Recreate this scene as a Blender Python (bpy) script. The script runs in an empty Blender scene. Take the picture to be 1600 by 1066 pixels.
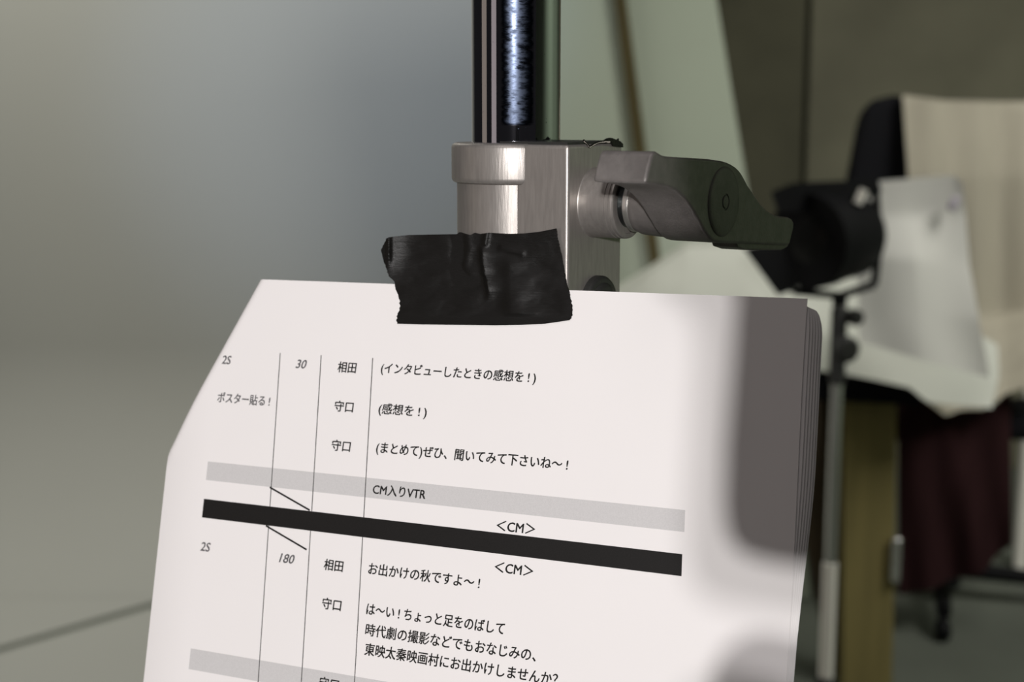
import bpy, bmesh, math, random
from mathutils import Vector, Matrix, noise

scene = bpy.context.scene
col = scene.collection
random.seed(7)

# ------------------------------------------------------------------ camera
F = 2222.2                      # focal length in pixels of the 1600 px frame (50 mm on 36 mm)
CX, CY = 800.0, 533.0
PITCH = math.atan((533 - 170) / F)
CAMH = 1.1
CAM = Vector((0, 0, CAMH))
MM = 0.00093                    # one bench unit in metres

cam_data = bpy.data.cameras.new('camera')
cam_data.lens = 50; cam_data.sensor_width = 36
cam_data.clip_start = 0.01; cam_data.clip_end = 60
cam_data.dof.use_dof = True
cam_data.dof.focus_distance = 0.418
cam_data.dof.aperture_fstop = 13.0
cam = bpy.data.objects.new('camera', cam_data)
cam.location = CAM
cam.rotation_euler = (math.pi / 2 - PITCH, 0, 0)
col.objects.link(cam); scene.camera = cam

# ------------------------------------------------------------------ world, exposure
world = bpy.data.worlds.new('world'); scene.world = world
world.use_nodes = True
wb = world.node_tree.nodes['Background']
wb.inputs['Color'].default_value = (1.0, 0.96, 1.0, 1)
wb.inputs['Strength'].default_value = 0.014
scene.view_settings.view_transform = 'Standard'
scene.view_settings.look = 'None'
scene.view_settings.gamma = 1.0
scene.view_settings.use_curve_mapping = False
scene.view_settings.exposure = 0.0

# ------------------------------------------------------------------ lights
def aim(o, target):
    d = Vector(target) - o.location
    o.rotation_euler = d.to_track_quat('-Z', 'Y').to_euler()

def spot(name, loc, target, power, color, angle, radius, blend=0.5):
    l = bpy.data.lights.new(name, 'SPOT'); l.energy = power; l.color = color
    l.spot_size = math.radians(angle); l.spot_blend = blend; l.shadow_soft_size = radius
    o = bpy.data.objects.new(name, l); o.location = loc; col.objects.link(o); aim(o, target)
    return o

def area(name, loc, target, power, color, sx, sy, spread=180):
    l = bpy.data.lights.new(name, 'AREA'); l.energy = power; l.color = color
    l.shape = 'RECTANGLE'; l.size = sx; l.size_y = sy; l.spread = math.radians(spread)
    o = bpy.data.objects.new(name, l); o.location = loc; col.objects.link(o); aim(o, target)
    return o

PAPER_MID = Vector((-0.015, 0.41, 1.01))
KEL, KAZ = math.radians(10), math.radians(-5)
KA = PAPER_MID + 2.0 * Vector((math.cos(KEL) * math.sin(KAZ), -math.cos(KEL) * math.cos(KAZ), math.sin(KEL)))
KB = KA + Vector((0.030, 0.0, 0.038))
spot('key_spotlight', KA, PAPER_MID, 93, (1.0, 0.975, 0.955), 12, 0.014, 0.25)
spot('key_spotlight_halo', KB, PAPER_MID, 61, (1.0, 0.97, 0.965), 12, 0.020, 0.25)
area('overhead_fill', (-0.45, -0.35, 2.7), (0.04, 0.4, 1.0), 5.0, (1.0, 0.93, 0.91), 1.0, 1.0)  # added fill lamp that lifts the shaded page margin; no ceiling is built
area('room_light_right', (1.7, 1.5, 2.3), (1.3, 3.2, 0.7), 17, (1.0, 0.985, 0.92), 0.9, 0.9, 120)
area('side_wall_fill', (1.6, 0.5, 2.8), (2.6, 1.1, 1.1), 12, (1.0, 1.0, 0.92), 0.6, 0.6, 80)  # added fill, brightens the right wall for its green reflection in the pole
area('room_light_left', (-1.25, 2.75, 2.5), (-1.15, 3.0, 0.0), 21, (1.0, 0.985, 0.88), 1.2, 0.6, 150)
spot('blue_wash', (-0.3, 1.0, 2.3), (-0.40, 3.6, 1.2), 78, (0.46, 0.64, 1.0), 30, 0.1, 0.9)
area('strip_light_near', (-2.6, 0.40, 1.3), (0, 0.45, 1.1), 1.7, (1.0, 0.84, 0.66), 0.75, 2.2)
area('strip_light_far', (-2.1, -0.85, 1.3), (0, 0.45, 1.1), 1.9, (1.0, 0.86, 0.80), 0.6, 2.2)

# ------------------------------------------------------------------ projection helpers
def ray(x, y):
    cx, cz = (x - CX) / F, -(y - CY) / F
    c, s = math.cos(PITCH), math.sin(PITCH)
    return Vector((cx, c + cz * s, -s + cz * c))

def at(x, y, Y):
    """the point of the vertical plane at depth Y (metres) behind picture point x, y"""
    r = ray(x, y)
    return CAM + r * (Y / r.y)

def W(q):
    """bench units relative to the camera -> metres"""
    return Vector((q[0] * MM, q[1] * MM, CAMH + q[2] * MM))

def hit(x, y, p, n):
    r = ray(x, y)
    return r * (p.dot(n) / r.dot(n))

def sstep(a, b, x):
    t = max(0.0, min(1.0, (x - a) / (b - a)))
    return t * t * (3 - 2 * t)

# ------------------------------------------------------------------ materials
def mat(name, color, rough=0.6, metal=0.0, var=0.0, vscale=8.0, bump=0.0, bscale=60.0,
        stretch=(1, 1, 1), spec=0.5, color2=None):
    m = bpy.data.materials.new(name); m.use_nodes = True
    nt = m.node_tree; N = nt.nodes; L = nt.links
    b = N['Principled BSDF']
    b.inputs['Roughness'].default_value = rough
    b.inputs['Metallic'].default_value = metal
    b.inputs['Specular IOR Level'].default_value = spec
    b.inputs['Base Color'].default_value = (*color, 1)
    tc = N.new('ShaderNodeTexCoord'); mp = N.new('ShaderNodeMapping')
    mp.inputs['Scale'].default_value = stretch
    L.new(tc.outputs['Object'], mp.inputs['Vector'])
    if var or color2:
        nz = N.new('ShaderNodeTexNoise'); nz.inputs['Scale'].default_value = vscale
        nz.inputs['Detail'].default_value = 5
        L.new(mp.outputs['Vector'], nz.inputs['Vector'])
        cr = N.new('ShaderNodeValToRGB')
        c2 = color2 or tuple(max(0, c * (1 - var)) for c in color)
        c1 = color if color2 else tuple(min(1, c * (1 + var)) for c in color)
        cr.color_ramp.elements[0].position = 0.3; cr.color_ramp.elements[1].position = 0.7
        cr.color_ramp.elements[0].color = (*c2, 1); cr.color_ramp.elements[1].color = (*c1, 1)
        L.new(nz.outputs['Fac'], cr.inputs['Fac'])
        L.new(cr.outputs['Color'], b.inputs['Base Color'])
    if bump:
        nb = N.new('ShaderNodeTexNoise'); nb.inputs['Scale'].default_value = bscale
        nb.inputs['Detail'].default_value = 4
        L.new(mp.outputs['Vector'], nb.inputs['Vector'])
        bp = N.new('ShaderNodeBump'); bp.inputs['Strength'].default_value = bump
        bp.inputs['Distance'].default_value = 0.0006
        L.new(nb.outputs['Fac'], bp.inputs['Height'])
        L.new(bp.outputs['Normal'], b.inputs['Normal'])
    return m

M = {}
M['cast'] = mat('brushed_aluminium', (0.35, 0.325, 0.305), 0.42, 0.65, 0.10, 900, 0.10, 1500, (1, 1, 0.12))
M['handle'] = mat('cast_zinc', (0.19, 0.175, 0.167), 0.42, 0.3, 0.14, 260, 0.16, 1400)
M['cap'] = mat('cast_zinc_cap', (0.16, 0.148, 0.142), 0.46, 0.3, 0.14, 260, 0.16, 1400)
M['thread'] = mat('steel_thread', (0.30, 0.31, 0.31), 0.35, 1.0, 0.2, 500)
M['washer'] = mat('bright_washer', (0.80, 0.78, 0.74), 0.3, 0.9)
M['blackplastic'] = mat('black_plastic', (0.022, 0.022, 0.021), 0.45)
M['paper'] = mat('white_paper', (0.83, 0.80, 0.795), 0.75, 0, 0.006, 40, 0.04, 900, spec=0.2)
M['ink'] = mat('black_toner', (0.009, 0.008, 0.0075), 0.6, 0, 0.25, 3000, spec=0.25)
M['greyink'] = mat('grey_toner', (0.585, 0.57, 0.57), 0.7, 0, 0.05, 2500, spec=0.2)
M['inkgrey'] = mat('thin_grey_toner', (0.10, 0.095, 0.10), 0.6)
M['flake'] = mat('torn_tape_edge', (0.55, 0.5, 0.44), 0.8, 0, 0.3, 1500)
M['concrete'] = mat('concrete', (0.175, 0.168, 0.118), 0.9, 0, 0.22, 2.6)
M['concrete2'] = mat('darker_concrete', (0.10, 0.096, 0.062), 0.9, 0, 0.25, 2.6)  # darker tone for the slab left of the seam
M['cyc'] = mat('painted_backdrop', (0.40, 0.40, 0.375), 0.85, 0, 0.02, 1.5)
M['greenwall'] = mat('green_wall', (0.25, 0.32, 0.21), 0.8, 0, 0.03, 3)
M['floor'] = mat('studio_floor', (0.125, 0.137, 0.113), 0.7, 0, 0.14, 3)
M['mint'] = mat('mint_panel', (0.445, 0.495, 0.40), 0.8, 0, 0.03, 3)
M['batten'] = mat('batten_wood', (0.075, 0.058, 0.016), 0.8, 0, 0.2, 6, stretch=(6, 6, 0.6))
M['ochre'] = mat('ochre_wood', (0.22, 0.18, 0.065), 0.7, 0, 0.15, 8, stretch=(5, 5, 0.5))
M['brown'] = mat('shaded_ochre_wood', (0.075, 0.052, 0.026), 0.7, 0, 0.15, 8, stretch=(5, 5, 0.5))  # the trestle's ochre wood with shade put into the colour
M['blackcloth'] = mat('black_fabric', (0.009, 0.009, 0.011), 0.9, spec=0.1)
M['blackmetal'] = mat('black_metal', (0.007, 0.007, 0.008), 0.6, spec=0.12)
M['cream'] = mat('cream_cloth', (0.40, 0.37, 0.30), 0.9, 0, 0.06, 6, stretch=(4, 4, 0.5), spec=0.1)
M['white'] = mat('white_sheet', (0.74, 0.73, 0.69), 0.8, 0, 0.02, 5, spec=0.1)
M['whitecloth'] = mat('white_cloth', (0.57, 0.58, 0.525), 0.9, 0, 0.04, 5, spec=0.1)
M['red'] = mat('dark_red_cloth', (0.028, 0.012, 0.013), 0.95, 0, 0.2, 7, stretch=(4, 4, 0.6), spec=0.05)
M['greyspot'] = mat('grey_clip', (0.5, 0.46, 0.52), 0.6)
M['chrome2'] = mat('stand_chrome', (0.72, 0.72, 0.70), 0.25, 0.9)
M['whitetube'] = mat('white_tube', (0.90, 0.87, 0.80), 0.4)
M['glass'] = mat('lamp_lens', (0.01, 0.01, 0.01), 0.3, spec=0.2)

def chrome_material():
    m = bpy.data.materials.new('scratched_chrome'); m.use_nodes = True
    nt = m.node_tree; N = nt.nodes; L = nt.links; b = N['Principled BSDF']
    b.inputs['Metallic'].default_value = 1.0
    b.inputs['Base Color'].default_value = (0.52, 0.52, 0.58, 1)
    tc = N.new('ShaderNodeTexCoord')
    sp = N.new('ShaderNodeSeparateXYZ'); L.new(tc.outputs['Object'], sp.inputs[0])
    # worn band facing the camera, a bluish highlight painted into its colour; ragged edges
    mp = N.new('ShaderNodeMapping'); mp.inputs['Scale'].default_value = (260, 260, 900)
    L.new(tc.outputs['Object'], mp.inputs['Vector'])
    n1 = N.new('ShaderNodeTexNoise'); n1.inputs['Scale'].default_value = 1.0
    n1.inputs['Detail'].default_value = 8; n1.inputs['Roughness'].default_value = 0.7
    L.new(mp.outputs['Vector'], n1.inputs['Vector'])
    ax = N.new('ShaderNodeMath'); ax.operation = 'ADD'; ax.inputs[1].default_value = -0.0004
    L.new(sp.outputs['X'], ax.inputs[0])
    ab = N.new('ShaderNodeMath'); ab.operation = 'ABSOLUTE'; L.new(ax.outputs[0], ab.inputs[0])
    mx = N.new('ShaderNodeMapRange'); mx.inputs['From Min'].default_value = 0.0052
    mx.inputs['From Max'].default_value = 0.0022; L.new(ab.outputs[0], mx.inputs['Value'])
    fy = N.new('ShaderNodeMath'); fy.operation = 'LESS_THAN'; fy.inputs[1].default_value = 0
    L.new(sp.outputs['Y'], fy.inputs[0])
    mu = N.new('ShaderNodeMath'); mu.operation = 'MULTIPLY'
    L.new(mx.outputs['Result'], mu.inputs[0]); L.new(fy.outputs[0], mu.inputs[1])
    zz = N.new('ShaderNodeMapRange'); zz.inputs['From Min'].default_value = 0.0052
    zz.inputs['From Max'].default_value = 0.0066; L.new(sp.outputs['Z'], zz.inputs['Value'])
    mz = N.new('ShaderNodeMath'); mz.operation = 'MULTIPLY'
    L.new(mu.outputs[0], mz.inputs[0]); L.new(zz.outputs['Result'], mz.inputs[1])
    th = N.new('ShaderNodeMapRange'); th.inputs['From Min'].default_value = 0.28
    th.inputs['From Max'].default_value = 0.82; L.new(n1.outputs['Fac'], th.inputs['Value'])
    mask = N.new('ShaderNodeMath'); mask.operation = 'MULTIPLY'; mask.use_clamp = True
    L.new(mz.outputs[0], mask.inputs[0]); L.new(th.outputs['Result'], mask.inputs[1])
    # sparse pits everywhere
    n2 = N.new('ShaderNodeTexNoise'); n2.inputs['Scale'].default_value = 700; n2.inputs['Detail'].default_value = 3
    L.new(tc.outputs['Object'], n2.inputs['Vector'])
    pt = N.new('ShaderNodeMapRange'); pt.inputs['From Min'].default_value = 0.735
    pt.inputs['From Max'].default_value = 0.80; L.new(n2.outputs['Fac'], pt.inputs['Value'])
    mm = N.new('ShaderNodeMath'); mm.operation = 'MAXIMUM'
    L.new(mask.outputs[0], mm.inputs[0]); L.new(pt.outputs['Result'], mm.inputs[1])
    rr = N.new('ShaderNodeMapRange'); rr.inputs['To Min'].default_value = 0.045; rr.inputs['To Max'].default_value = 0.66
    L.new(mm.outputs[0], rr.inputs['Value']); L.new(rr.outputs['Result'], b.inputs['Roughness'])
    cm = N.new('ShaderNodeMix'); cm.data_type = 'RGBA'
    cm.inputs['A'].default_value = (0.52, 0.52, 0.58, 1); cm.inputs['B'].default_value = (0.036, 0.044, 0.064, 1)
    k8 = N.new('ShaderNodeMath'); k8.operation = 'MULTIPLY'; k8.inputs[1].default_value = 9.0; k8.use_clamp = True
    L.new(mm.outputs[0], k8.inputs[0]); L.new(k8.outputs[0], cm.inputs['Factor']); L.new(cm.outputs['Result'], b.inputs['Base Color'])
    return m
M['chrome'] = chrome_material()

def tape_material():
    m = bpy.data.materials.new('black_cloth_tape'); m.use_nodes = True
    nt = m.node_tree; N = nt.nodes; L = nt.links; b = N['Principled BSDF']
    b.inputs['Base Color'].default_value = (0.0055, 0.005, 0.0045, 1)
    b.inputs['Roughness'].default_value = 0.40
    b.inputs['Specular IOR Level'].default_value = 0.30
    tc = N.new('ShaderNodeTexCoord'); mp = N.new('ShaderNodeMapping')
    mp.inputs['Scale'].default_value = (90, 90, 1500)
    L.new(tc.outputs['Object'], mp.inputs['Vector'])
    n = N.new('ShaderNodeTexNoise'); n.inputs['Scale'].default_value = 1; n.inputs['Detail'].default_value = 6
    n.inputs['Roughness'].default_value = 0.7
    L.new(mp.outputs['Vector'], n.inputs['Vector'])
    bp = N.new('ShaderNodeBump'); bp.inputs['Strength'].default_value = 0.55; bp.inputs['Distance'].default_value = 0.0003
    L.new(n.outputs['Fac'], bp.inputs['Height']); L.new(bp.outputs['Normal'], b.inputs['Normal'])
    return m
M['tape'] = tape_material()

# ------------------------------------------------------------------ object helpers
def thing(name, label, cat, loc=(0, 0, 0), group=None):
    o = bpy.data.objects.new(name, None); col.objects.link(o)
    o.empty_display_size = 0.05
    o.location = loc; o['label'] = label; o['category'] = cat
    if group: o['group'] = group
    return o

def base_of(o):
    p = Vector((0, 0, 0))
    while o is not None:
        p += Vector(o.location); o = o.parent
    return p

def obj(name, bm, m, parent=None, smooth=True, loc=None, label=None):
    """link a bmesh given in world metres as one mesh object"""
    off = base_of(parent) if parent else Vector(loc or (0, 0, 0))
    bmesh.ops.recalc_face_normals(bm, faces=bm.faces[:])
    bmesh.ops.translate(bm, verts=bm.verts[:], vec=-off)
    me = bpy.data.meshes.new(name); bm.to_mesh(me); bm.free()
    for mm in (m if isinstance(m, (list, tuple)) else [m]): me.materials.append(mm)
    if smooth:
        me.shade_smooth(); me.set_sharp_from_angle(angle=math.radians(32))
    o = bpy.data.objects.new(name, me); col.objects.link(o)
    if parent: o.parent = parent
    else: o.location = off
    if label: o['label'] = label
    return o

def tag(o, label, cat, group=None):
    o['label'] = label; o['category'] = cat
    if group: o['group'] = group
    return o

def struct(name, bm, m, smooth=False):
    o = obj(name, bm, m, smooth=smooth); o['kind'] = 'structure'; return o

def bev(o, w, seg=3, angle=35):
    b = o.modifiers.new('bevel', 'BEVEL'); b.width = w; b.segments = seg
    b.limit_method = 'ANGLE'; b.angle_limit = math.radians(angle)
    return o

def add_box(bm, c, size, rot=None):
    mtx = Matrix.Translation(Vector(c)) @ (rot.to_4x4() if rot else Matrix.Identity(4)) @ Matrix.Diagonal((*size, 1))
    bmesh.ops.create_cube(bm, size=1.0, matrix=mtx)
    return bm

def frame_from(axis):
    axis = Vector(axis).normalized()
    t = Vector((0, 0, 1)) if abs(axis.z) < 0.9 else Vector((1, 0, 0))
    x = t.cross(axis).normalized(); y = axis.cross(x)
    return x, y, axis

def add_lathe(bm, o, axis, prof, seg=64):
    """prof: list of (distance along axis, radius)"""
    x, y, z = frame_from(axis); o = Vector(o)
    rings = []
    for (l, r) in prof:
        if r < 1e-7:
            rings.append([bm.verts.new(o + z * l)])
        else:
            rings.append([bm.verts.new(o + z * l + (x * math.cos(k * 2 * math.pi / seg) + y * math.sin(k * 2 * math.pi / seg)) * r) for k in range(seg)])
    for A, B in zip(rings, rings[1:]):
        for k in range(seg):
            k2 = (k + 1) % seg
            if len(A) == 1 and len(B) == 1: continue
            if len(A) == 1: bm.faces.new((A[0], B[k], B[k2]))
            elif len(B) == 1: bm.faces.new((A[k], A[k2], B[0]))
            else: bm.faces.new((A[k], A[k2], B[k2], B[k]))
    for R_ in (rings[0], rings[-1]):
        if len(R_) > 2: bm.faces.new(R_)
    return bm

def add_tube(bm, a, b, r, seg=20, r2=None):
    a, b = Vector(a), Vector(b); d = b - a
    return add_lathe(bm, a, d, [(0, r), (d.length, r if r2 is None else r2)], seg)

def add_prism(bm, pts, vec):
    """closed polygon pts (world) extruded by vec"""
    A = [bm.verts.new(p) for p in pts]; B = [bm.verts.new(Vector(p) + Vector(vec)) for p in pts]
    n = len(pts)
    bm.faces.new(A); bm.faces.new(B[::-1])
    for k in range(n): bm.faces.new((A[k], A[(k + 1) % n], B[(k + 1) % n], B[k]))
    return bm

def resample(pts, n):
    pts = [Vector(p) for p in pts]
    d = [0]
    for p, q in zip(pts, pts[1:]): d.append(d[-1] + (q - p).length)
    out = []
    for k in range(n):
        s = d[-1] * k / (n - 1)
        i = 0
        while i < len(d) - 2 and d[i + 1] < s: i += 1
        t = (s - d[i]) / max(1e-9, d[i + 1] - d[i])
        out.append(pts[i].lerp(pts[i + 1], t))
    return out

def grid_faces(bm, V, flip=False, mi=0):
    for j in range(len(V) - 1):
        for i in range(len(V[0]) - 1):
            q = (V[j][i], V[j][i + 1], V[j + 1][i + 1], V[j + 1][i])
            f = bm.faces.new(q[::-1] if flip else q); f.material_index = mi

def closed_sheet(bm, front, back, mi=0):
    """front/back: 2-D lists of points; makes a thin closed shell"""
    A = [[bm.verts.new(p) for p in r] for r in front]
    B = [[bm.verts.new(p) for p in r] for r in back]
    grid_faces(bm, A, False, mi); grid_faces(bm, B, True, mi)
    nj, ni = len(A), len(A[0])
    for i in range(ni - 1):
        for j in (0, nj - 1):
            bm.faces.new((A[j][i], A[j][i + 1], B[j][i + 1], B[j][i])).material_index = mi
    for j in range(nj - 1):
        for i in (0, ni - 1):
            bm.faces.new((A[j][i], A[j + 1][i], B[j + 1][i], B[j][i])).material_index = mi

def cloth(rows, nu, nv, fold=0.0, freq=6.0, seed=0.0, th=0.004):
    """rows: polylines of (px, py, Y) from top to bottom; returns a bmesh of a draped sheet with folds"""
    R = [resample([at(*p) for p in r], nu) for r in rows]
    P = []
    cols = [resample([r[i] for r in R], nv) for i in range(nu)]
    front, back = [], []
    for j in range(nv):
        fr, bk = [], []
        for i in range(nu):
            u, v = i / (nu - 1), j / (nv - 1)
            p = cols[i][j].copy()
            w = math.sin(u * freq * 6.283 + 1.3 * math.sin(v * 2 + seed) + seed) * (0.35 + 0.65 * v)
            w += 0.8 * noise.noise(Vector((u * freq * 0.8 + seed, v * 1.3, seed)))
            p.y += fold * w
            fr.append(p); bk.append(p + Vector((0, th, 0)))
        front.append(fr); back.append(bk)
    bm = bmesh.new(); closed_sheet(bm, front, back)
    return bm

# ------------------------------------------------------------------ structure
bm = bmesh.new(); add_box(bm, (0, 2.0, -0.05), (9, 9, 0.1)); struct('floor', bm, M['floor'])
# painted backdrop wall with a cove that sweeps into the floor
bm = bmesh.new()
prof = [(3.6, 3.2), (3.6, 0.5)]
for k in range(1, 17):
    a = k / 16 * math.pi / 2
    prof.append((3.1 + 0.5 * math.cos(a), 0.505 - 0.5 * math.sin(a)))

pts = [Vector((-3.2, y, z)) for y, z in prof] + [Vector((-3.2, 3.75, 0.0)), Vector((-3.2, 3.75, 3.2))]
add_prism(bm, pts, (3.29, 0, 0))
bmesh.ops.transform(bm, matrix=Matrix.Translation((0, 0, 0)), verts=bm.verts[:])
def floor_pt(x, y):
    r_ = ray(x, y); return CAM + r_ * (-CAMH / r_.z)
ga, gb_ = floor_pt(-300, 1102), floor_pt(460, 878)
gl = gb_.lerp(ga, 3.0)
gb_ = ga.lerp(gb_, (3.11 - ga.y) / (gb_.y - ga.y))
add_prism(bm, [Vector((p_[0], p_[1], 0.0)) for p_ in ((gb_.x, 3.12), (-3.2, 3.12), (gl.x, gl.y) if gl.x > -3.2 else (-3.2, ga.y - (ga.x + 3.2) * (gb_.y - ga.y) / (gb_.x - ga.x)), (ga.x, ga.y), (gb_.x, 3.11))], (0, 0, 0.0045))
struct('wall_left', bm, M['cyc'], smooth=True)
# the wall on the right, outside the frame but mirrored in the chrome pole
bm = bmesh.new(); add_box(bm, (2.65, 1.4, 1.6), (0.1, 6.0, 3.2)); struct('wall_right', bm, M['greenwall'])
bm = bmesh.new()
gx = at(1255, 300, 4.3).x
add_box(bm, ((0.2 + gx) / 2 - 0.004, 4.38, 1.6), (gx - 0.2 - 0.008, 0.16, 3.2))
add_box(bm, ((gx + 2.6) / 2 + 0.004, 4.38, 1.6), (2.6 - gx - 0.008, 0.16, 3.2))
add_box(bm, (1.40, 4.43, 1.6), (2.4, 0.1, 3.2))
wb_ = struct('wall_back', bm, [M['concrete'], M['concrete2']])
for p in wb_.data.polygons:
    if p.center.x < gx and p.center.y < 4.47: p.material_index = 1

bm = bmesh.new()
fa, fb = floor_pt(-300, 1111), floor_pt(460, 887)
fpts = [fa, fb, Vector((fb.x, 1.7, 0)), Vector((fa.x - 0.3, 1.7, 0)), Vector((fa.x - 0.3, fa.y - 0.06, 0))]
add_prism(bm, [Vector((p.x, p.y, 0.001)) for p in fpts], (0, 0, 0.003))
tag(obj('floor_sheet', bm, M['cyc'], smooth=False), 'pale sheet covering the floor at the lower left in front of the backdrop', 'floor sheet')

# ------------------------------------------------------------------ leaning mint panel
flatY = 3.1
fl = thing('scenery_panel', 'pale green scenery panel leaning right behind the clamp, with a brown batten', 'panel', at(980, 935, flatY))
bm = bmesh.new()
poly = [at(770, -160, flatY), at(1096, -160, flatY), at(1120, 0, flatY), at(1160, 245, flatY)]
lo = at(1268, 948, flatY); lo.z = 0.002
ll = at(950, 948, flatY); ll.z = 0.002
poly += [lo, ll]
add_prism(bm, poly, (0, 0.02, 0))
obj('board', bm, M['mint'], fl, smooth=False)
bm = bmesh.new()
b0, b1 = at(938, -160, flatY), at(957, -160, flatY)
c0, c1 = at(1028, 520, flatY), at(1046, 520, flatY)
add_prism(bm, [b0, b1, c1, c0], (0, -0.022, 0))
bev(obj('batten', bm, M['batten'], fl, smooth=False), 0.003)

# ------------------------------------------------------------------ chair with draped cloths
cy = 3.10
cc = at(1466, 950, cy); cc.z = 0
ch = thing('office_chair', 'black high-back office chair with star base at the right edge', 'chair', cc)
bm = bmesh.new()
bp = [(1325, 300), (1336, 244), (1343, 205), (1352, 172), (1372, 156), (1400, 149), (1480, 160), (1560, 160), (1610, 168), (1640, 200), (1650, 300), (1640, 470), (1560, 500), (1400, 500), (1340, 460), (1325, 380)]
add_prism(bm, [at(x, y, cy + 0.03) for x, y in bp], (0, 0.06, 0))
bev(obj('backrest', bm, M['blackcloth'], ch), 0.02, 4)
bm = bmesh.new(); add_box(bm, (cc.x, cy - 0.10, 0.44), (0.40, 0.20, 0.06)); bev(obj('seat', bm, M['blackcloth'], ch), 0.025, 4)
bm = bmesh.new(); add_box(bm, (cc.x, cy + 0.06, 0.55), (0.06, 0.02, 0.36)); obj('back_support', bm, M['blackmetal'], ch)
bm = bmesh.new(); add_tube(bm, (cc.x, cy, 0.06), (cc.x, cy, 0.43), 0.025); obj('gas_column', bm, M['blackmetal'], ch)
bm = bmesh.new(); add_lathe(bm, (cc.x, cy, 0.035), (0, 0, 1), [(0, 0.045), (0.05, 0.045), (0.06, 0.03)], 24); obj('hub', bm, M['blackmetal'], ch)
for k in range(4):
    a = math.radians(-15 + 90 * k)
    d = Vector((math.cos(a), math.sin(a), 0))
    e = Vector((cc.x, cy, 0)) + d * 0.27
    bm = bmesh.new(); add_tube(bm, Vector((cc.x, cy, 0.075)) + d * 0.03, e + Vector((0, 0, 0.062)), 0.021, 12, 0.016)
    leg = obj('leg', bm, M['blackmetal'], ch)
    bm = bmesh.new(); add_lathe(bm, e + Vector((-0.012, 0, 0.024)), (1, 0, 0), [(0, 0.020), (0.004, 0.024), (0.02, 0.024), (0.024, 0.020)], 20)
    obj('caster', bm, M['blackmetal'], leg)

bm = cloth([[(1412, 148, cy + 0.09), (1470, 156, cy + 0.08), (1560, 158, cy + 0.08), (1660, 158, cy + 0.09)],
            [(1411, 149, cy - 0.0), (1470, 158, cy - 0.0), (1560, 160, cy - 0.0), (1660, 160, cy - 0.0)],
            [(1420, 275, cy - 0.035), (1480, 275, cy - 0.03), (1560, 275, cy - 0.03), (1660, 275, cy - 0.03)],
            [(1428, 480, cy - 0.03), (1490, 500, cy - 0.03), (1570, 490, cy - 0.03), (1662, 470, cy - 0.03)],
            [(1440, 622, cy - 0.31), (1475, 648, cy - 0.30), (1535, 640, cy - 0.30), (1600, 606, cy - 0.29), (1662, 590, cy - 0.28)]], 70, 60, 0.012, 3.2, 0.6)
tag(obj('draped_cloth', bm, M['cream']), 'cream cloth draped in soft folds over the back of the black office chair', 'cloth')
bm = cloth([[(1404, 606, cy - 0.235), (1480, 634, cy - 0.235), (1535, 628, cy - 0.235), (1579, 606, cy - 0.235)],
            [(1406, 760, cy - 0.25), (1490, 760, cy - 0.25), (1579, 760, cy - 0.25)],
            [(1408, 932, cy - 0.26), (1490, 908, cy - 0.26), (1545, 884, cy - 0.26), (1579, 848, cy - 0.26)]], 50, 30, 0.012, 2.5, 2.1)
tag(obj('hanging_cloth', bm, M['red']), 'dark red cloth hanging below the cream cloth, almost to the floor', 'cloth')

# ------------------------------------------------------------------ trestle stool with black top
sy = 2.55
st = thing('wooden_trestle', 'ochre wooden trestle with a black top behind the small lamp stand', 'trestle', Vector((at(1340, 700, sy).x, sy, 0)))
bm = bmesh.new()
T = [at(955, 606, sy + 0.03), at(1150, 592, sy + 0.02), at(1275, 578, sy), at(1415, 596, sy - 0.03), at(1440, 612, sy - 0.035), at(1438, 640, sy - 0.035), at(1410, 634, sy - 0.03), at(1275, 626, sy), at(1150, 638, sy + 0.02), at(955, 652, sy + 0.03)]
add_prism(bm, T, (0.0, 0.30, 0.0))
bev(obj('top', bm, M['blackcloth'], st), 0.006)
bm = bmesh.new()
P0, P1 = at(1319, 626, sy + 0.03), at(1402, 630, sy + 0.03)
Q0 = at(1313, 1127, sy + 0.03); Q1 = at(1392, 1127, sy + 0.03); Q0.z = Q1.z = 0.001
add_prism(bm, [P0, P1, Q1, Q0], (0, 0.035, 0)); bev(obj('leg', bm, M['ochre'], st), 0.003)
bm = bmesh.new()
P0, P1 = at(1218, 622, sy + 0.09), at(1312, 626, sy + 0.09)
Q0 = at(1300, 1100, sy + 0.09); Q1 = at(1345, 1100, sy + 0.09); Q0.z = Q1.z = 0.001
add_prism(bm, [P0, P1, Q1, Q0], (0, 0.035, 0)); bev(obj('leg', bm, M['brown'], st), 0.003)
bm = bmesh.new()
P0, P1 = at(975, 608, sy + 0.09), at(1050, 608, sy + 0.09)
Q0 = at(965, 1100, sy + 0.09); Q1 = at(1030, 1100, sy + 0.09); Q0.z = Q1.z = 0.001
add_prism(bm, [P0, P1, Q1, Q0], (0, 0.035, 0)); bev(obj('leg', bm, M['brown'], st), 0.003)
bm = bmesh.new()
h0 = at(1399, 875, sy + 0.02)
add_box(bm, h0, (0.018, 0.012, 0.085)); bev(obj('bracket', bm, M['chrome2'], st, label='small bright metal bracket'), 0.003)

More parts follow.
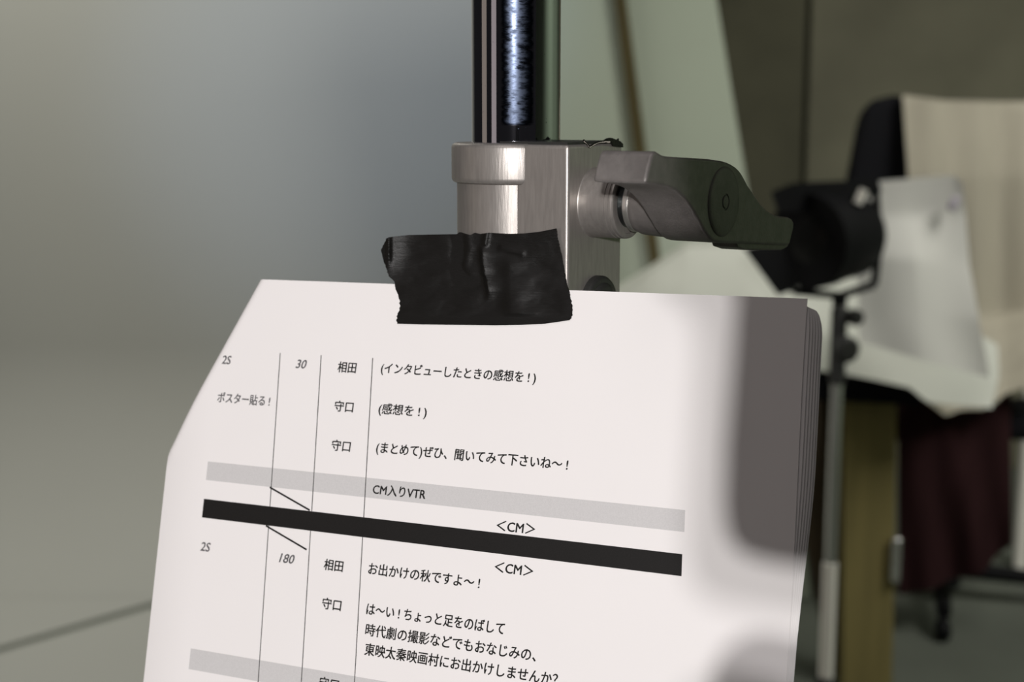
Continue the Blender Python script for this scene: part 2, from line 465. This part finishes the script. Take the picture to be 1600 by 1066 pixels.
# white cloth over the trestle
bm = cloth([[(930, 470, sy + 0.36), (1010, 420, sy + 0.36), (1075, 378, sy + 0.36), (1180, 372, sy + 0.36), (1300, 420, sy + 0.30), (1440, 470, sy + 0.18), (1560, 540, sy + 0.14)],
            [(930, 500, sy + 0.24), (1010, 430, sy + 0.24), (1075, 388, sy + 0.24), (1180, 384, sy + 0.24), (1300, 450, sy + 0.20), (1440, 500, sy + 0.12), (1560, 560, sy + 0.10)],
            [(930, 560, sy + 0.03), (1010, 520, sy + 0.02), (1075, 500, sy + 0.01), (1180, 510, sy - 0.01), (1300, 525, sy + 0.0), (1440, 548, sy - 0.03), (1560, 600, sy - 0.03)],
            [(930, 640, sy - 0.03), (1010, 620, sy - 0.04), (1075, 605, sy - 0.04), (1180, 590, sy - 0.04), (1278, 580, sy - 0.05), (1420, 605, sy - 0.07), (1445, 626, sy - 0.08), (1556, 642, sy - 0.09)]], 90, 50, 0.016, 2.6, 4.0)
tag(obj('white_drape', bm, M['whitecloth']), 'off-white cloth heaped over the black top of the wooden trestle', 'cloth')

# ------------------------------------------------------------------ small lamp on a chrome stand
ly = 2.22
lx = at(1312, 480, ly).x
ls = thing('lamp_stand', 'chrome stand with black knobs carrying the small black lamp', 'stand', (lx, ly, 0))
def zat(y, Y): return at(CX, y, Y).z
bm = bmesh.new(); add_tube(bm, (lx, ly, zat(885, ly)), (lx, ly, zat(560, ly)), 0.0095); obj('upper_tube', bm, M['chrome2'], ls)
bm = bmesh.new(); add_tube(bm, (lx, ly, zat(1062, ly)), (lx, ly, zat(880, ly)), 0.0118); obj('lower_tube', bm, M['whitetube'], ls, label='bright pale lower tube')
bm = bmesh.new(); add_tube(bm, (lx, ly, zat(1095, ly)), (lx, ly, zat(1058, ly)), 0.018); obj('leg_collar', bm, M['blackplastic'], ls)
for k in range(3):
    a = math.radians(100 + 120 * k)
    e = Vector((lx + 0.24 * math.cos(a), ly + 0.24 * math.sin(a), 0.007))
    bm = bmesh.new(); add_tube(bm, (lx, ly, zat(1078, ly)), e, 0.008, 12); obj('leg', bm, M['chrome2'], ls)
bm = bmesh.new(); add_lathe(bm, (lx, ly, zat(600, ly)), (0, 0, 1), [(0, 0.010), (0.004, 0.013), (0.12, 0.013), (0.125, 0.010)], 24); obj('sleeve', bm, M['blackplastic'], ls)
for (kx, ky, r) in ((1336, 496, 0.013), (1322, 546, 0.021)):
    c = at(kx, ky, ly - 0.016)
    bm = bmesh.new(); add_lathe(bm, c, (0.3, -1, 0), [(-0.012, r * 0.5), (-0.008, r), (0.006, r), (0.010, r * 0.8), (0.012, 0)], 20); obj('knob', bm, M['blackplastic'], ls)

lm = thing('studio_lamp', 'small black studio lamp with barn doors on the chrome stand', 'lamp', (lx, ly, zat(462, ly)))
lc = at(1295, 372, ly)
bm = bmesh.new()
ax = Vector((-0.75, -0.66, -0.05)).normalized()
add_lathe(bm, lc - ax * 0.07, ax, [(0, 0.0), (0, 0.050), (0.006, 0.062), (0.02, 0.068), (0.085, 0.070), (0.09, 0.074), (0.125, 0.074), (0.125, 0.060), (0.118, 0.0)], 40)
obj('housing', bm, M['blackmetal'], lm)
bm = bmesh.new(); add_lathe(bm, lc + ax * 0.045, ax, [(0, 0.058), (0.004, 0.05), (0.010, 0.02), (0.011, 0)], 32); obj('lens', bm, M['glass'], lm)
bm = bmesh.new()
for (x0, y0, x1, y1) in ((1368, 300, 1374, 380), (1374, 380, 1366, 445), (1366, 445, 1312, 462), (1312, 462, 1240, 455), (1240, 455, 1222, 400)):
    add_tube(bm, at(x0, y0, ly + 0.01), at(x1, y1, ly + 0.01), 0.0065, 10)
obj('yoke', bm, M['blackmetal'], lm)
bm = bmesh.new(); add_tube(bm, at(1312, 462, ly), at(1312, 476, ly), 0.012, 16); obj('spigot', bm, M['blackmetal'], lm)
for poly in ([(1162, 388), (1222, 380), (1246, 450), (1216, 462)], [(1205, 300), (1240, 286), (1372, 280), (1378, 300), (1300, 330), (1215, 330)]):
    bm = bmesh.new(); add_prism(bm, [at(x, y, ly - 0.06 + 0.0004 * (x - 1200)) for x, y in poly], (0, 0.004, 0)); obj('barn_door', bm, M['blackmetal'], lm)
bm = bmesh.new()
add_tube(bm, at(1340, 318, ly - 0.03), at(1350, 296, ly - 0.03), 0.007, 12); obj('latch', bm, M['whitetube'], lm, label='small pale latch')

# white sheet hung at the lamp
bm = cloth([[(1340, 286, ly + 0.12), (1420, 279, ly + 0.12), (1490, 274, ly + 0.12), (1504, 286, ly + 0.12)],
            [(1340, 340, ly + 0.115), (1430, 335, ly + 0.128), (1508, 330, ly + 0.132)],
            [(1340, 400, ly + 0.10), (1430, 405, ly + 0.098), (1514, 412, ly + 0.13)],
            [(1342, 470, ly + 0.09), (1435, 490, ly + 0.095), (1530, 500, ly + 0.115)],
            [(1345, 535, ly + 0.08), (1440, 562, ly + 0.09), (1548, 592, ly + 0.12)]], 30, 30, 0.006, 1.2, 1.0, 0.0015)
tag(obj('paper_sheet', bm, M['white']), 'smooth white sheet hanging upright to the right of the small black lamp', 'sheet')
bm = bmesh.new(); pc = at(1490, 318, ly + 0.105); add_box(bm, pc, (0.015, 0.010, 0.024), Matrix.Rotation(0.4, 3, 'Y'))
tag(bev(obj('clip', bm, M['greyspot']), 0.003), 'small grey clip on the upper right corner of the upright white sheet', 'clip')

# white post at the right edge
bm = bmesh.new(); pb = at(1592, 905, 3.32)
add_tube(bm, (pb.x, 3.32, 0.0), (pb.x, 3.32, 0.62), 0.016); tag(obj('post', bm, M['whitetube'], loc=(pb.x, 3.32, 0)), 'pale upright tube standing on the floor behind the dark red cloth', 'post')

# ------------------------------------------------------------------ light stand with clamp (foreground)
D0 = 486.0
AX = Vector((1.3, D0, 0))
n1 = Vector((-math.sin(math.radians(34)), -math.cos(math.radians(34)), 0))     # front face of the clamp
n2 = Vector((math.cos(math.radians(34)), -math.sin(math.radians(34)), 0))      # side face carrying the screw
PC = AX + n1 * 16.3 + n2 * 31.0                                                # front corner
r = ray(888, 226); ZT = r.z / r.y * PC.y                                       # top of the clamp
r = ray(888, 455); ZP = r.z / r.y * PC.y
base = Vector((AX.x * MM, AX.y * MM, 0))
ls1 = thing('light_stand', 'chrome light stand pole with a grey metal clamp and T-handle, holding the taped script', 'stand', base)

def U(v): return Vector(v) * MM
zt = CAMH + ZT * MM
bm = bmesh.new(); add_lathe(bm, (base.x, base.y, zt - 0.03), (0, 0, 1), [(0, 15 * MM), (0.6, 15 * MM)], 128)
pole = obj('pole', bm, M['chrome'], ls1)
pole.location.z = zt
for v in pole.data.vertices: v.co.z -= zt
# clamp body: sleeve, collar ring, block and boss in one casting
bm = bmesh.new()
ZB = -150.0
add_lathe(bm, W((AX.x, AX.y, ZB)), (0, 0, 1), [(0, 20 * MM), ((ZT - 1 - ZB) * MM, 20 * MM)], 96)
ringh = 13.3
prof = [(0, 19.5), (0, 20.6), (0.35, 21.3), (1.1, 21.75), (2.0, 21.8), (ringh - 1.6, 21.8), (ringh - 0.8, 21.6), (ringh - 0.25, 21.1), (ringh, 20.3), (ringh, 15.4)]
add_lathe(bm, W((AX.x, AX.y, ZT - ringh)), (0, 0, 1), [(l * MM, q * MM) for l, q in prof], 128)
body = obj('clamp_sleeve', bm, M['cast'], ls1)
bm = bmesh.new()
ang = [AX + n1 * a + n2 * b for a, b in ((16.3, -3), (16.3, 31), (-18.3, 31), (-18.3, -3))]
add_prism(bm, [W((p.x, p.y, ZB)) for p in ang], (0, 0, (ZT - 0.15 - ZB) * MM))
blk = bev(obj('clamp_block', bm, M['cast'], ls1), 1.1 * MM, 4)
bm = bmesh.new()
ins = [AX + n1 * a + n2 * b for a, b in ((14.6, -1), (14.6, 29.6), (-17, 29.6), (-17, -1))]
add_prism(bm, [W((p.x, p.y, ZT - 0.5)) for p in ins], (0, 0, 1.15 * MM))
obj('top_insert', bm, M['blackplastic'], blk, smooth=False)
# boss
SC = AX + n2 * 31.0 + n1 * (-0.8)
r = ray(930, 316.5); ZC = r.z / r.y * SC.y
SC = Vector((SC.x, SC.y, ZC))
bm = bmesh.new()
bprof = [(-2, 11.6), (0, 11.6), (0.3, 11.4), (9.6, 11.35), (9.8, 11.0), (10.2, 11.0), (10.4, 11.35), (11.2, 11.35), (11.4, 11.0), (11.8, 11.0), (12.0, 11.3), (12.5, 11.2), (12.8, 10.8), (12.8, 9.6), (12.0, 9.4), (12.0, 6.0)]
add_lathe(bm, W(SC), n2, [(l * MM, q * MM) for l, q in bprof], 96)
obj('boss', bm, M['cast'], blk)
# T-handle screw
bm = bmesh.new()
prof = [(8, 6.4)]
for k in range(9):
    prof += [(9 + k, 6.4), (9.5 + k, 7.6)]
prof += [(18, 6.4)]
add_lathe(bm, W(SC), n2, [(l * MM, q * MM) for l, q in prof], 48)
thread = obj('screw', bm, M['thread'], ls1)
bm = bmesh.new(); add_lathe(bm, W(SC), n2, [(l * MM, q * MM) for l, q in [(14.8, 5), (14.8, 8.6), (15.2, 9.0), (16.4, 9.0), (16.8, 8.6), (16.8, 5)]], 64)
obj('washer', bm, M['washer'], thread)

HL = 46.4
HC = SC + n2 * HL                       # centre of the outer face
outline = [(625, 186), (640, 196), (665, 212), (700, 218), (750, 222), (860, 228), (960, 235), (1040, 247), (1070, 256), (1095, 268), (1120, 284), (1140, 303), (1157, 326), (1170, 350),
           (1195, 398), (1225, 442), (1262, 497), (1284, 524), (1305, 545), (1328, 563), (1350, 577), (1375, 587), (1400, 592), (1450, 598), (1470, 608), (1480, 625), (1480, 660), (1465, 720), (1455, 766), (1445, 774),
           (1350, 770), (1200, 764), (1050, 760), (1010, 757), (985, 750), (962, 735), (945, 716), (920, 680), (895, 632), (870, 588), (845, 543),
           (815, 500), (798, 480), (780, 462), (745, 433), (725, 421), (705, 412), (660, 399), (610, 391), (555, 386), (562, 345), (575, 285), (600, 197), (610, 187)]
hp = []
for x, y in outline:
    q = hit(870 + x / 3.9925, 190 + y / 3.9925, HC, n2)
    hp.append(q)
bm = bmesh.new()
add_prism(bm, [W(q) for q in hp], U(n2 * (-17.4)))
hd = thing  # keep name free
handle = bev(obj('handle', bm, M['handle'], ls1), 0.9 * MM, 4, 28)
# inner neck and lower lip of the handle
bm = bmesh.new()
add_lathe(bm, W(SC), n2, [(l * MM, q * MM) for l, q in [(16.6, 5), (16.6, 8.4), (17.2, 9.0), (19, 9.6), (24, 10.0), (32, 10.2)]], 72)
obj('neck', bm, M['handle'], handle)
bm = bmesh.new()
lip = [hit(x, y, HC - n2 * 1.2, n2) for x, y in ((1150, 378), (1233, 380), (1231, 386), (1222, 391), (1165, 391), (1153, 387))]
add_prism(bm, [W(q) for q in lip], U(n2 * (-9)))
bev(obj('lip', bm, M['handle'], handle), 0.5 * MM, 3)
bm = bmesh.new()
hub = hit(1130.5, 315.5, HC, n2)
add_lathe(bm, W(hub), n2, [(l * MM, q * MM) for l, q in [(-0.3, 10.9), (0.1, 10.9), (0.35, 10.6), (0.6, 9.8), (0.75, 8), (0.8, 2.6), (0.55, 2.4), (0.55, 2.1), (0.85, 1.9), (0.95, 1.2), (0.95, 0)]], 96)
obj('hub_cap', bm, M['cap'], handle)
# lower knob, mostly behind the script
bm = bmesh.new()
r = ray(934, 478); q = AX + n2 * 31.0 + n1 * (-1.5); q = Vector((q.x, q.y, r.z / r.y * q.y))
add_lathe(bm, W(q), n2, [(l * MM, k * MM) for l, k in [(-1, 10.2), (2, 10.2), (2.6, 9.8), (3, 9.0), (3.0, 8.0), (3.6, 7.6), (4.4, 6), (4.6, 0)]], 64)
obj('lower_knob', bm, M['blackplastic'], ls1)
# lower tube and tripod legs
bm = bmesh.new(); add_tube(bm, (base.x, base.y, 0.30), W((AX.x, AX.y, ZB + 4)), 0.0165, 48); obj('lower_tube', bm, M['chrome2'], ls1)
bm = bmesh.new(); add_tube(bm, (base.x, base.y, 0.28), (base.x, base.y, 0.36), 0.026, 32); obj('leg_collar', bm, M['cast'], ls1)
for k in range(3):
    a = math.radians(90 + 120 * k)
    bm = bmesh.new(); add_tube(bm, (base.x, base.y, 0.32), (base.x + 0.42 * math.cos(a), base.y + 0.42 * math.sin(a), 0.011), 0.011, 16); obj('leg', bm, M['chrome2'], ls1)

# torn scrap of old tape on the top edge of the clamp
bm = bmesh.new()
sc_n = n2; sc_p = AX + n2 * 31.5
up_ = [(690, 238), (712, 262), (740, 296), (790, 338), (812, 372), (850, 348), (900, 312), (950, 288), (1000, 268), (1060, 262), (1100, 258), (1130, 240), (1180, 212), (1230, 204), (1280, 210), (1310, 224), (1360, 244), (1385, 240), (1408, 218), (1412, 262), (1440, 282), (1500, 330), (1505, 400)]
dn_ = [(680, 285), (700, 300), (740, 330), (780, 376), (800, 412), (850, 386), (900, 352), (950, 330), (1000, 312), (1060, 304), (1100, 300), (1130, 296), (1180, 306), (1230, 306), (1270, 330), (1275, 350), (1290, 372), (1310, 382), (1350, 388), (1390, 390), (1420, 394), (1460, 398), (1500, 404)]
def fl_pt(x, y, off=0.0):
    q = hit(860 + x / 13.325, 200 + y / 13.325, sc_p, sc_n) + n2 * off
    return W(q)
rows = []
for (ux, uy), (dx, dy) in zip(up_, dn_):
    rows.append([((ux + (dx - ux) * t), (uy + (dy - uy) * t)) for t in (0, 0.35, 0.7, 1)])
front = [[fl_pt(x, y, 0.25 + 0.5 * noise.noise(Vector((x * 0.02, y * 0.03, 1)))) for x, y in rw] for rw in rows]
back = [[fl_pt(x, y, -0.15) for x, y in rw] for rw in rows]
closed_sheet(bm, front, back)
for f in bm.faces:
    c = f.calc_center_median()
k_ = 0
sc = obj('tape_scrap', bm, [M['tape'], M['flake']], smooth=False)
nR = len(rows) - 1
for i, p in enumerate(sc.data.polygons):
    if i < nR * 3:
        row, colm = divmod(i, 3)
        if colm == 2 and row < 13: p.material_index = 1
tag(sc, 'torn scrap of black tape with a pale ragged edge on top of the metal clamp', 'tape')

# ------------------------------------------------------------------ stapled script taped to the clamp
PA = Vector((0.90581614, -0.42315269, 0.02095055)).normalized()
PV = Vector((0.0884549, 0.23724706, 0.96741385)).normalized()
PN = PA.cross(PV).normalized()
if PN.y > 0: PN = -PN
PO = Vector((PC.x, PC.y, ZP)) + PN * 2.5

def ab(x, y):
    """picture point -> page coordinates"""
    q = hit(x, y, PO, PN) - PO
    return q.dot(PA), q.dot(PV)

def page(a, b, w=0.0):
    return PO + PA * a + PV * b + PN * w

FA, FB = Vector((-119.6, -1.5)), Vector((-147.4, -54.3))       # fold line of the turned-back corner
fd = (FB - FA).normalized(); fn = Vector((fd.y, -fd.x))
if fn.x > 0: fn = -fn                                           # points to the corner
RF = 3.2; TH = math.radians(150)
def bend(a, b, w):
    """curl the top left corner of a sheet lying w behind the first page around the fold"""
    s = (Vector((a, b)) - FA).dot(fn) + RF
    if s <= 0: return page(a, b, w)
    rr = RF + w                                                # w <= 0
    th = min(TH, s / RF)
    rest = s - th * RF
    out = rr * math.sin(th) + rest * math.cos(th)
    dep = rr * math.cos(th) - RF - rest * math.sin(th)
    q = Vector((a, b)) + fn * (out - s)
    return page(q.x, q.y, dep)

def left_bend(a, b):
    """how far the lower left margin bows back"""
    t = max(0.0, (-132 - a) / 20.0)
    return -2.2 * t * t * sstep(-30, -60, b)

A0, A1, B0, B1 = -151.2, 79.6, 0.0, -322.0
def steps(a, b, lst):
    return lst
As = [A0 + k * 0.8 for k in range(60)] + [-103, -98, -88, -70, -50, -30, -10, 10, 30, 45, 55, 62, 68, 72, 76, A1]
Bs = [B0 - k * 0.8 for k in range(80)] + [-66, -70, -80, -90, -100, -110, -120, -130, -145, -160, -180, -210, -240, -280, B1]

def sheet(bm, w, amax, btop, curl, mi=0):
    front, back = [], []
    for b in Bs:
        fr, bk = [], []
        for a in As:
            bb = min(b, btop)
            t = (a - A0) / (A1 - A0)
            aa = A0 + t * (amax(bb) - A0)
            lb = left_bend(aa, bb)
            e = max(0.0, (aa - 60) / 20.0)
            cw = -curl * e * e
            p = bend(aa, bb, w); q = bend(aa, bb, w - 0.12)
            p = p + PN * (lb + cw); q = q + PN * (lb + cw)
            fr.append(W(p)); bk.append(W(q))
        front.append(fr); back.append(bk)
    closed_sheet(bm, front, back, mi)

script = thing('script', 'stack of white pages with Japanese text in a ruled table, taped to the stand clamp', 'script', W(page(-35, B1)))

bm = bmesh.new()
sheet(bm, 0.0, lambda b: 78.5 + 2.0 * sstep(0, -110, b), 0.0, 0.0)
# top edge of the first page runs very slightly down to the left
def put_poly(pts, mi, w=0.06):
    vs = [bm.verts.new(W(page(a, b, w))) for a, b in pts]
    f = bm.faces.new(vs); f.material_index = mi
def quad_px(p, mi, w=0.06):
    put_poly([ab(*q) for q in p], mi, w)
def line_px(p, q, width, mi=1, w=0.07):
    A, B = Vector(ab(*p)), Vector(ab(*q)); d = (B - A).normalized(); n = Vector((-d.y, d.x)) * width / 2
    put_poly([tuple(A + n), tuple(B + n), tuple(B - n), tuple(A - n)], mi, w)
# bands
def band(bt, bb, a0, a1, mi, w=0.05):
    put_poly([(a0, bt), (a1, bt), (a1 + 0.3, bb), (a0, bb)], mi, w)
band(-66.0, -72.6, -131.7, 45.9, 2)
band(-79.3, -85.9, -131.7, 46.1, 1, 0.09)
band(-131.8, -139.0, -130.6, 47.0, 2)
for (p, q) in (((438, 552), (403.5, 1066)), ((502, 555), (471, 1066)), ((582.5, 559.5), (554, 1066))):
    A, B = Vector(ab(*p)), Vector(ab(*q))
    B = A + (B - A) * ((-300 - A.y) / (B.y - A.y))
    n = Vector((0.15, 0))
    put_poly([tuple(A + n), tuple(B + n), tuple(B - n), tuple(A - n)], 1, 0.07)
line_px((421.6, 761.6), (484.2, 797.6), 0.62); line_px((415.6, 821.7), (479.3, 859.2), 0.62)

def text(body, p0, p1, hgt, shear=0.0, mi=1):
    """p0/p1: picture points at the lower left / lower right of the line, hgt: glyph height in page units"""
    c = bpy.data.curves.new('t', 'FONT'); c.body = body; c.shear = shear; c.resolution_u = 3
    c.offset = 0.0
    o = bpy.data.objects.new('t', c); col.objects.link(o)
    dg = bpy.context.evaluated_depsgraph_get()
    me = bpy.data.meshes.new_from_object(o.evaluated_get(dg))
    xs = [v.co.x for v in me.vertices]; ys = [v.co.y for v in me.vertices]
    x0, x1, y0, y1 = min(xs), max(xs), min(ys), max(ys)
    A, B = ab(*p0), ab(*p1)
    b0 = (A[1] + B[1]) / 2; sx = (B[0] - A[0]) / (x1 - x0); sy_ = hgt / (y1 - y0)
    for q, (dx, dy) in enumerate(((-0.085, -0.06), (0.085, 0.06), (0.085, -0.06))):
        vs = [bm.verts.new(W(page(A[0] + dx + (v.co.x - x0) * sx + 0.045 * (v.co.y - y0) * sy_, b0 + dy + (v.co.y - y0) * sy_, 0.08 + 0.012 * q))) for v in me.vertices]
        for p in me.polygons:
            try:
                f = bm.faces.new([vs[i] for i in p.vertices]); f.material_index = mi
            except ValueError: pass
    bpy.data.objects.remove(o); bpy.data.curves.remove(c); bpy.data.meshes.remove(me)

K = 0.20      # shear of italics
text('2S', (346.5, 568.5), (360, 569.5), 3.0, 0.12, 3)
text('ポスター貼る !', (339, 630.5), (421, 633.5), 3.7, 0, 3)
text('30', (462, 575), (478, 576.5), 3.0, K, 3)
text('相田', (527, 581.5), (555.5, 583.5), 3.7)
text('守口', (522, 642.5), (551, 645), 3.7)
text('守口', (517.5, 704), (546.5, 706.5), 3.75)
text('（インタビューしたときの感想を ! ）'.replace('（', '(').replace('）', ')'), (594.5, 586.5), (836, 601), 4.25)
text('(感想を ! )', (590.7, 650), (665.5, 654.5), 4.25)
text('(まとめて)ぜひ、聞いてみて下さいね～ !', (587, 711), (886, 738), 4.25)
text('CM入りVTR', (582, 772.5), (664, 781), 3.6)
text('＜CM＞', (775, 829.5), (835, 834.5), 3.3)
text('＜CM＞', (772, 894.5), (832, 900), 3.3)
text('2S', (313, 861), (327.5, 862), 3.1, 0.12, 3)
text('180', (436, 879), (459, 881), 3.05, K, 3)
text('相田', (505.5, 890.5), (535, 894), 3.75)
text('守口', (502.5, 951.5), (532, 955), 3.8)
text('お出かけの秋ですよ～ !', (575, 898), (748.7, 920), 3.9)
text('は～い ! ちょっと足をのばして', (572, 961), (787, 992), 3.9)
text('時代劇の撮影などでもおなじみの、', (570.3, 993.5), (836.5, 1034), 4.0)
text('東映太秦映画村にお出かけしませんか？', (569, 1025), (870, 1071), 4.0)
text('守口', (498, 1075.5), (528, 1079), 3.8)
obj('front_page', bm, [M['paper'], M['ink'], M['greyink'], M['inkgrey']], script)
for k in range(6):
    bm = bmesh.new()
    w = -0.28 * (k + 1)
    e = (0.25, 1.0, 1.7, 2.4, 3.0, 3.4)[k]
    top_b = -2.3 - 0.15 * k
    def amax(b, e=e, k=k, tb=top_b):
        t = max(0.0, min(1.0, 1 - (tb - b) / 9.0))
        return 79.3 + 0.9 * sstep(0, -60, b) + e * (1 - 0.55 * sstep(-50, -110, b)) - (1.2 + 0.5 * e) * (1 - math.sqrt(1 - 0.96 * t * t))
    sheet(bm, w, amax, top_b, 0.25 + 0.32 * k)
    obj('page', bm, M['paper'], script)

# ------------------------------------------------------------------ black tape
bm = bmesh.new()
top = [(150, 190), (165, 182), (190, 178), (300, 166), (450, 163), (640, 160), (655, 146), (672, 148), (690, 155), (730, 166), (745, 160), (762, 150), (800, 159), (830, 154), (855, 150), (900, 152), (1000, 158), (1100, 155), (1200, 145), (1290, 128), (1328, 120)]
bot = [(222, 782), (400, 787), (600, 790), (900, 793), (1100, 790), (1250, 782), (1350, 768), (1422, 757)]
lef = [(150, 190), (128, 235), (113, 270), (120, 310), (130, 345), (150, 400), (165, 450), (205, 490), (215, 545), (235, 590), (245, 650), (240, 690), (220, 730), (222, 782)]
rig = [(1328, 120), (1340, 200), (1365, 300), (1385, 420), (1400, 510), (1420, 560), (1430, 620), (1440, 660), (1440, 720), (1422, 757)]
NU, NV = 170, 100
CREST = [(100, 812), (230, 815), (330, 820), (420, 832), (480, 850), (560, 862), (800, 830)]
def rs(p, n): return resample([(x, y, 0) for x, y in p], n)
tt, bb_, ll_, rr_ = rs(top, NU), rs(bot, NU), rs(lef, NV), rs(rig, NV)
TN = Vector((-math.sin(math.radians(26.9)), -math.cos(math.radians(26.9)), 0))
TP = Vector((PC.x, PC.y, 0)) + TN * 0.9
def seg_d(p, a, b):
    d = b - a; t = max(0, min(1, (p - a).dot(d) / d.dot(d)))
    return (p - (a + d * t)).length, t
def ridge(p, pts, h, wd):
    best = 1e9
    for a, b in zip(pts, pts[1:]):
        dd, t = seg_d(p, Vector(a), Vector(b)); best = min(best, dd)
    return h * math.exp(-(best / wd) ** 2)
front, back = [], []
for j in range(NV):
    fr, bk = [], []
    v = j / (NV - 1)
    for i in range(NU):
        u = i / (NU - 1)
        L_, R_ = ll_[j], rr_[j]
        p = tt[i] * (1 - v) + bb_[i] * v + L_ * (1 - u) + R_ * u - (tt[0] * (1 - u) * (1 - v) + tt[-1] * u * (1 - v) + bb_[0] * (1 - u) * v + bb_[-1] * u * v)
        x, y = p.x, p.y
        jag = (noise.noise(Vector((y * 0.06, 3.1, 0))) * 7 + noise.noise(Vector((y * 0.17, 9.1, 0))) * 5)
        x += jag * max(0, 1 - u * 25) + jag * 0.8 * max(0, 1 - (1 - u) * 25)
        px, py = 570 + x / 4.4417, 330 + y / 4.4417
        rr2 = ray(px, py)
        t1 = (PO + PN * 0.35).dot(PN) / rr2.dot(PN)
        t2 = TP.dot(TN) / rr2.dot(TN)
        # soft minimum of the page plane and the plane touching sleeve and block
        k = 2.0; hh = max(0, min(1, 0.5 + 0.5 * (t2 - t1) / k))
        t = t2 * (1 - hh) + t1 * hh - k * hh * (1 - hh)
        q = Vector((x, y))
        h = 0.0
        free = sstep(745, 700, y)
        cr = 815.0
        for (y0_, c0_), (y1_, c1_) in zip(CREST, CREST[1:]):
            if y0_ <= y <= y1_: cr = c0_ + (c1_ - c0_) * sstep(y0_, y1_, y)
        dd = x - cr
        amp = 1.5 * sstep(215, 300, y) * (1 - sstep(540, 640, y))
        h += amp * (math.exp(-dd / 75.0) if dd > 0 else math.exp(-(dd / 20.0) ** 2))
        d2 = x - 1010 - 0.05 * (y - 400)
        h += 0.9 * sstep(260, 400, y) * (math.exp(-(d2 / 130.0) ** 2) if d2 > 0 else math.exp(-(d2 / 60.0) ** 2))
        h += ridge(q, [(846, 150), (834, 225)], 0.9, 20)
        h += ridge(q, [(700, 155), (720, 260), (690, 380)], 0.45, 34)
        h -= ridge(q, [(655, 145), (650, 300), (660, 480)], 0.7, 45)
        h += ridge(q, [(950, 258), (1090, 292)], 0.5, 22)
        h += 0.35 * noise.noise(Vector((x * 0.006, y * 0.012, 0))) + 0.05 * noise.noise(Vector((x * 0.02, y * 0.035, 5)))
        h = max(h * (free * 0.9 + 0.1), -0.12)
        # left end lifts and curls back
        lx_ = sstep(420, 120, x)
        h += 3.4 * lx_ * lx_ * sstep(600, 230, y)
        h += 1.0 * math.exp(-((x - 165) / 18) ** 2) * sstep(420, 300, y)
        pos = rr2 * t - rr2.normalized() * h
        fr.append(W(pos)); bk.append(W(pos - TN * 0.25))
    front.append(fr); back.append(bk)
closed_sheet(bm, front, back)
o = obj('tape_strip', bm, M['tape'], smooth=True)
tag(o, 'wrinkled black tape strip with torn ends sticking the script to the clamp', 'tape')

# ------------------------------------------------------------------ black flag added out of view to throw the shadow on the script
def fpt(x, y, s=0.25, src=KA):
    Q = W(hit(x, y, PO, PN)); return Q.lerp(src, s)
fo = [(1060, 140), (1072, 330), (1100, 385), (1145, 420), (1158, 465), (1152, 560), (1141, 700), (1138, 790), (1142, 830), (1154, 856), (1176, 872), (1215, 882), (1300, 894), (1420, 905), (1420, 140)]  # outline cut to the wanted shadow, stepped to darken the handle too
fp = [fpt(x, y) for x, y in fo]
px_ = fpt(1400, 500); fs_base = (px_.x + 0.02, px_.y - 0.012, 0)
fs = thing('shadow_flag_stand', 'added black flag on a stand out of view, casting the shadow on the script', 'flag', fs_base)
nW = Vector((PN.x, PN.y, PN.z))
bm = bmesh.new(); add_prism(bm, fp, nW * 0.004); obj('shadow_flag_panel', bm, M['blackcloth'], fs, smooth=False)
top_z = max(p.z for p in fp) + 0.02
bm = bmesh.new(); add_tube(bm, (fs_base[0], fs_base[1], 0.02), (fs_base[0], fs_base[1], top_z), 0.010, 20); obj('pole', bm, M['blackmetal'], fs)
gh = fpt(1218, 1086)  # added disc that throws the lower shadow blob on the page
bm = bmesh.new(); add_lathe(bm, gh, nW, [(-0.012, 0.010), (-0.01, 0.012), (0.008, 0.012), (0.012, 0.010)], 28); obj('shadow_disc', bm, M['blackmetal'], fs)
bm = bmesh.new(); add_tube(bm, gh, (fs_base[0], fs_base[1], gh.z - 0.004), 0.0045, 14); obj('arm', bm, M['blackmetal'], fs)
for k in range(3):
    a = math.radians(30 + 120 * k)
    bm = bmesh.new(); add_tube(bm, (fs_base[0], fs_base[1], 0.2), (fs_base[0] + 0.3 * math.cos(a), fs_base[1] + 0.3 * math.sin(a), 0.008), 0.008, 12); obj('leg', bm, M['blackmetal'], fs)
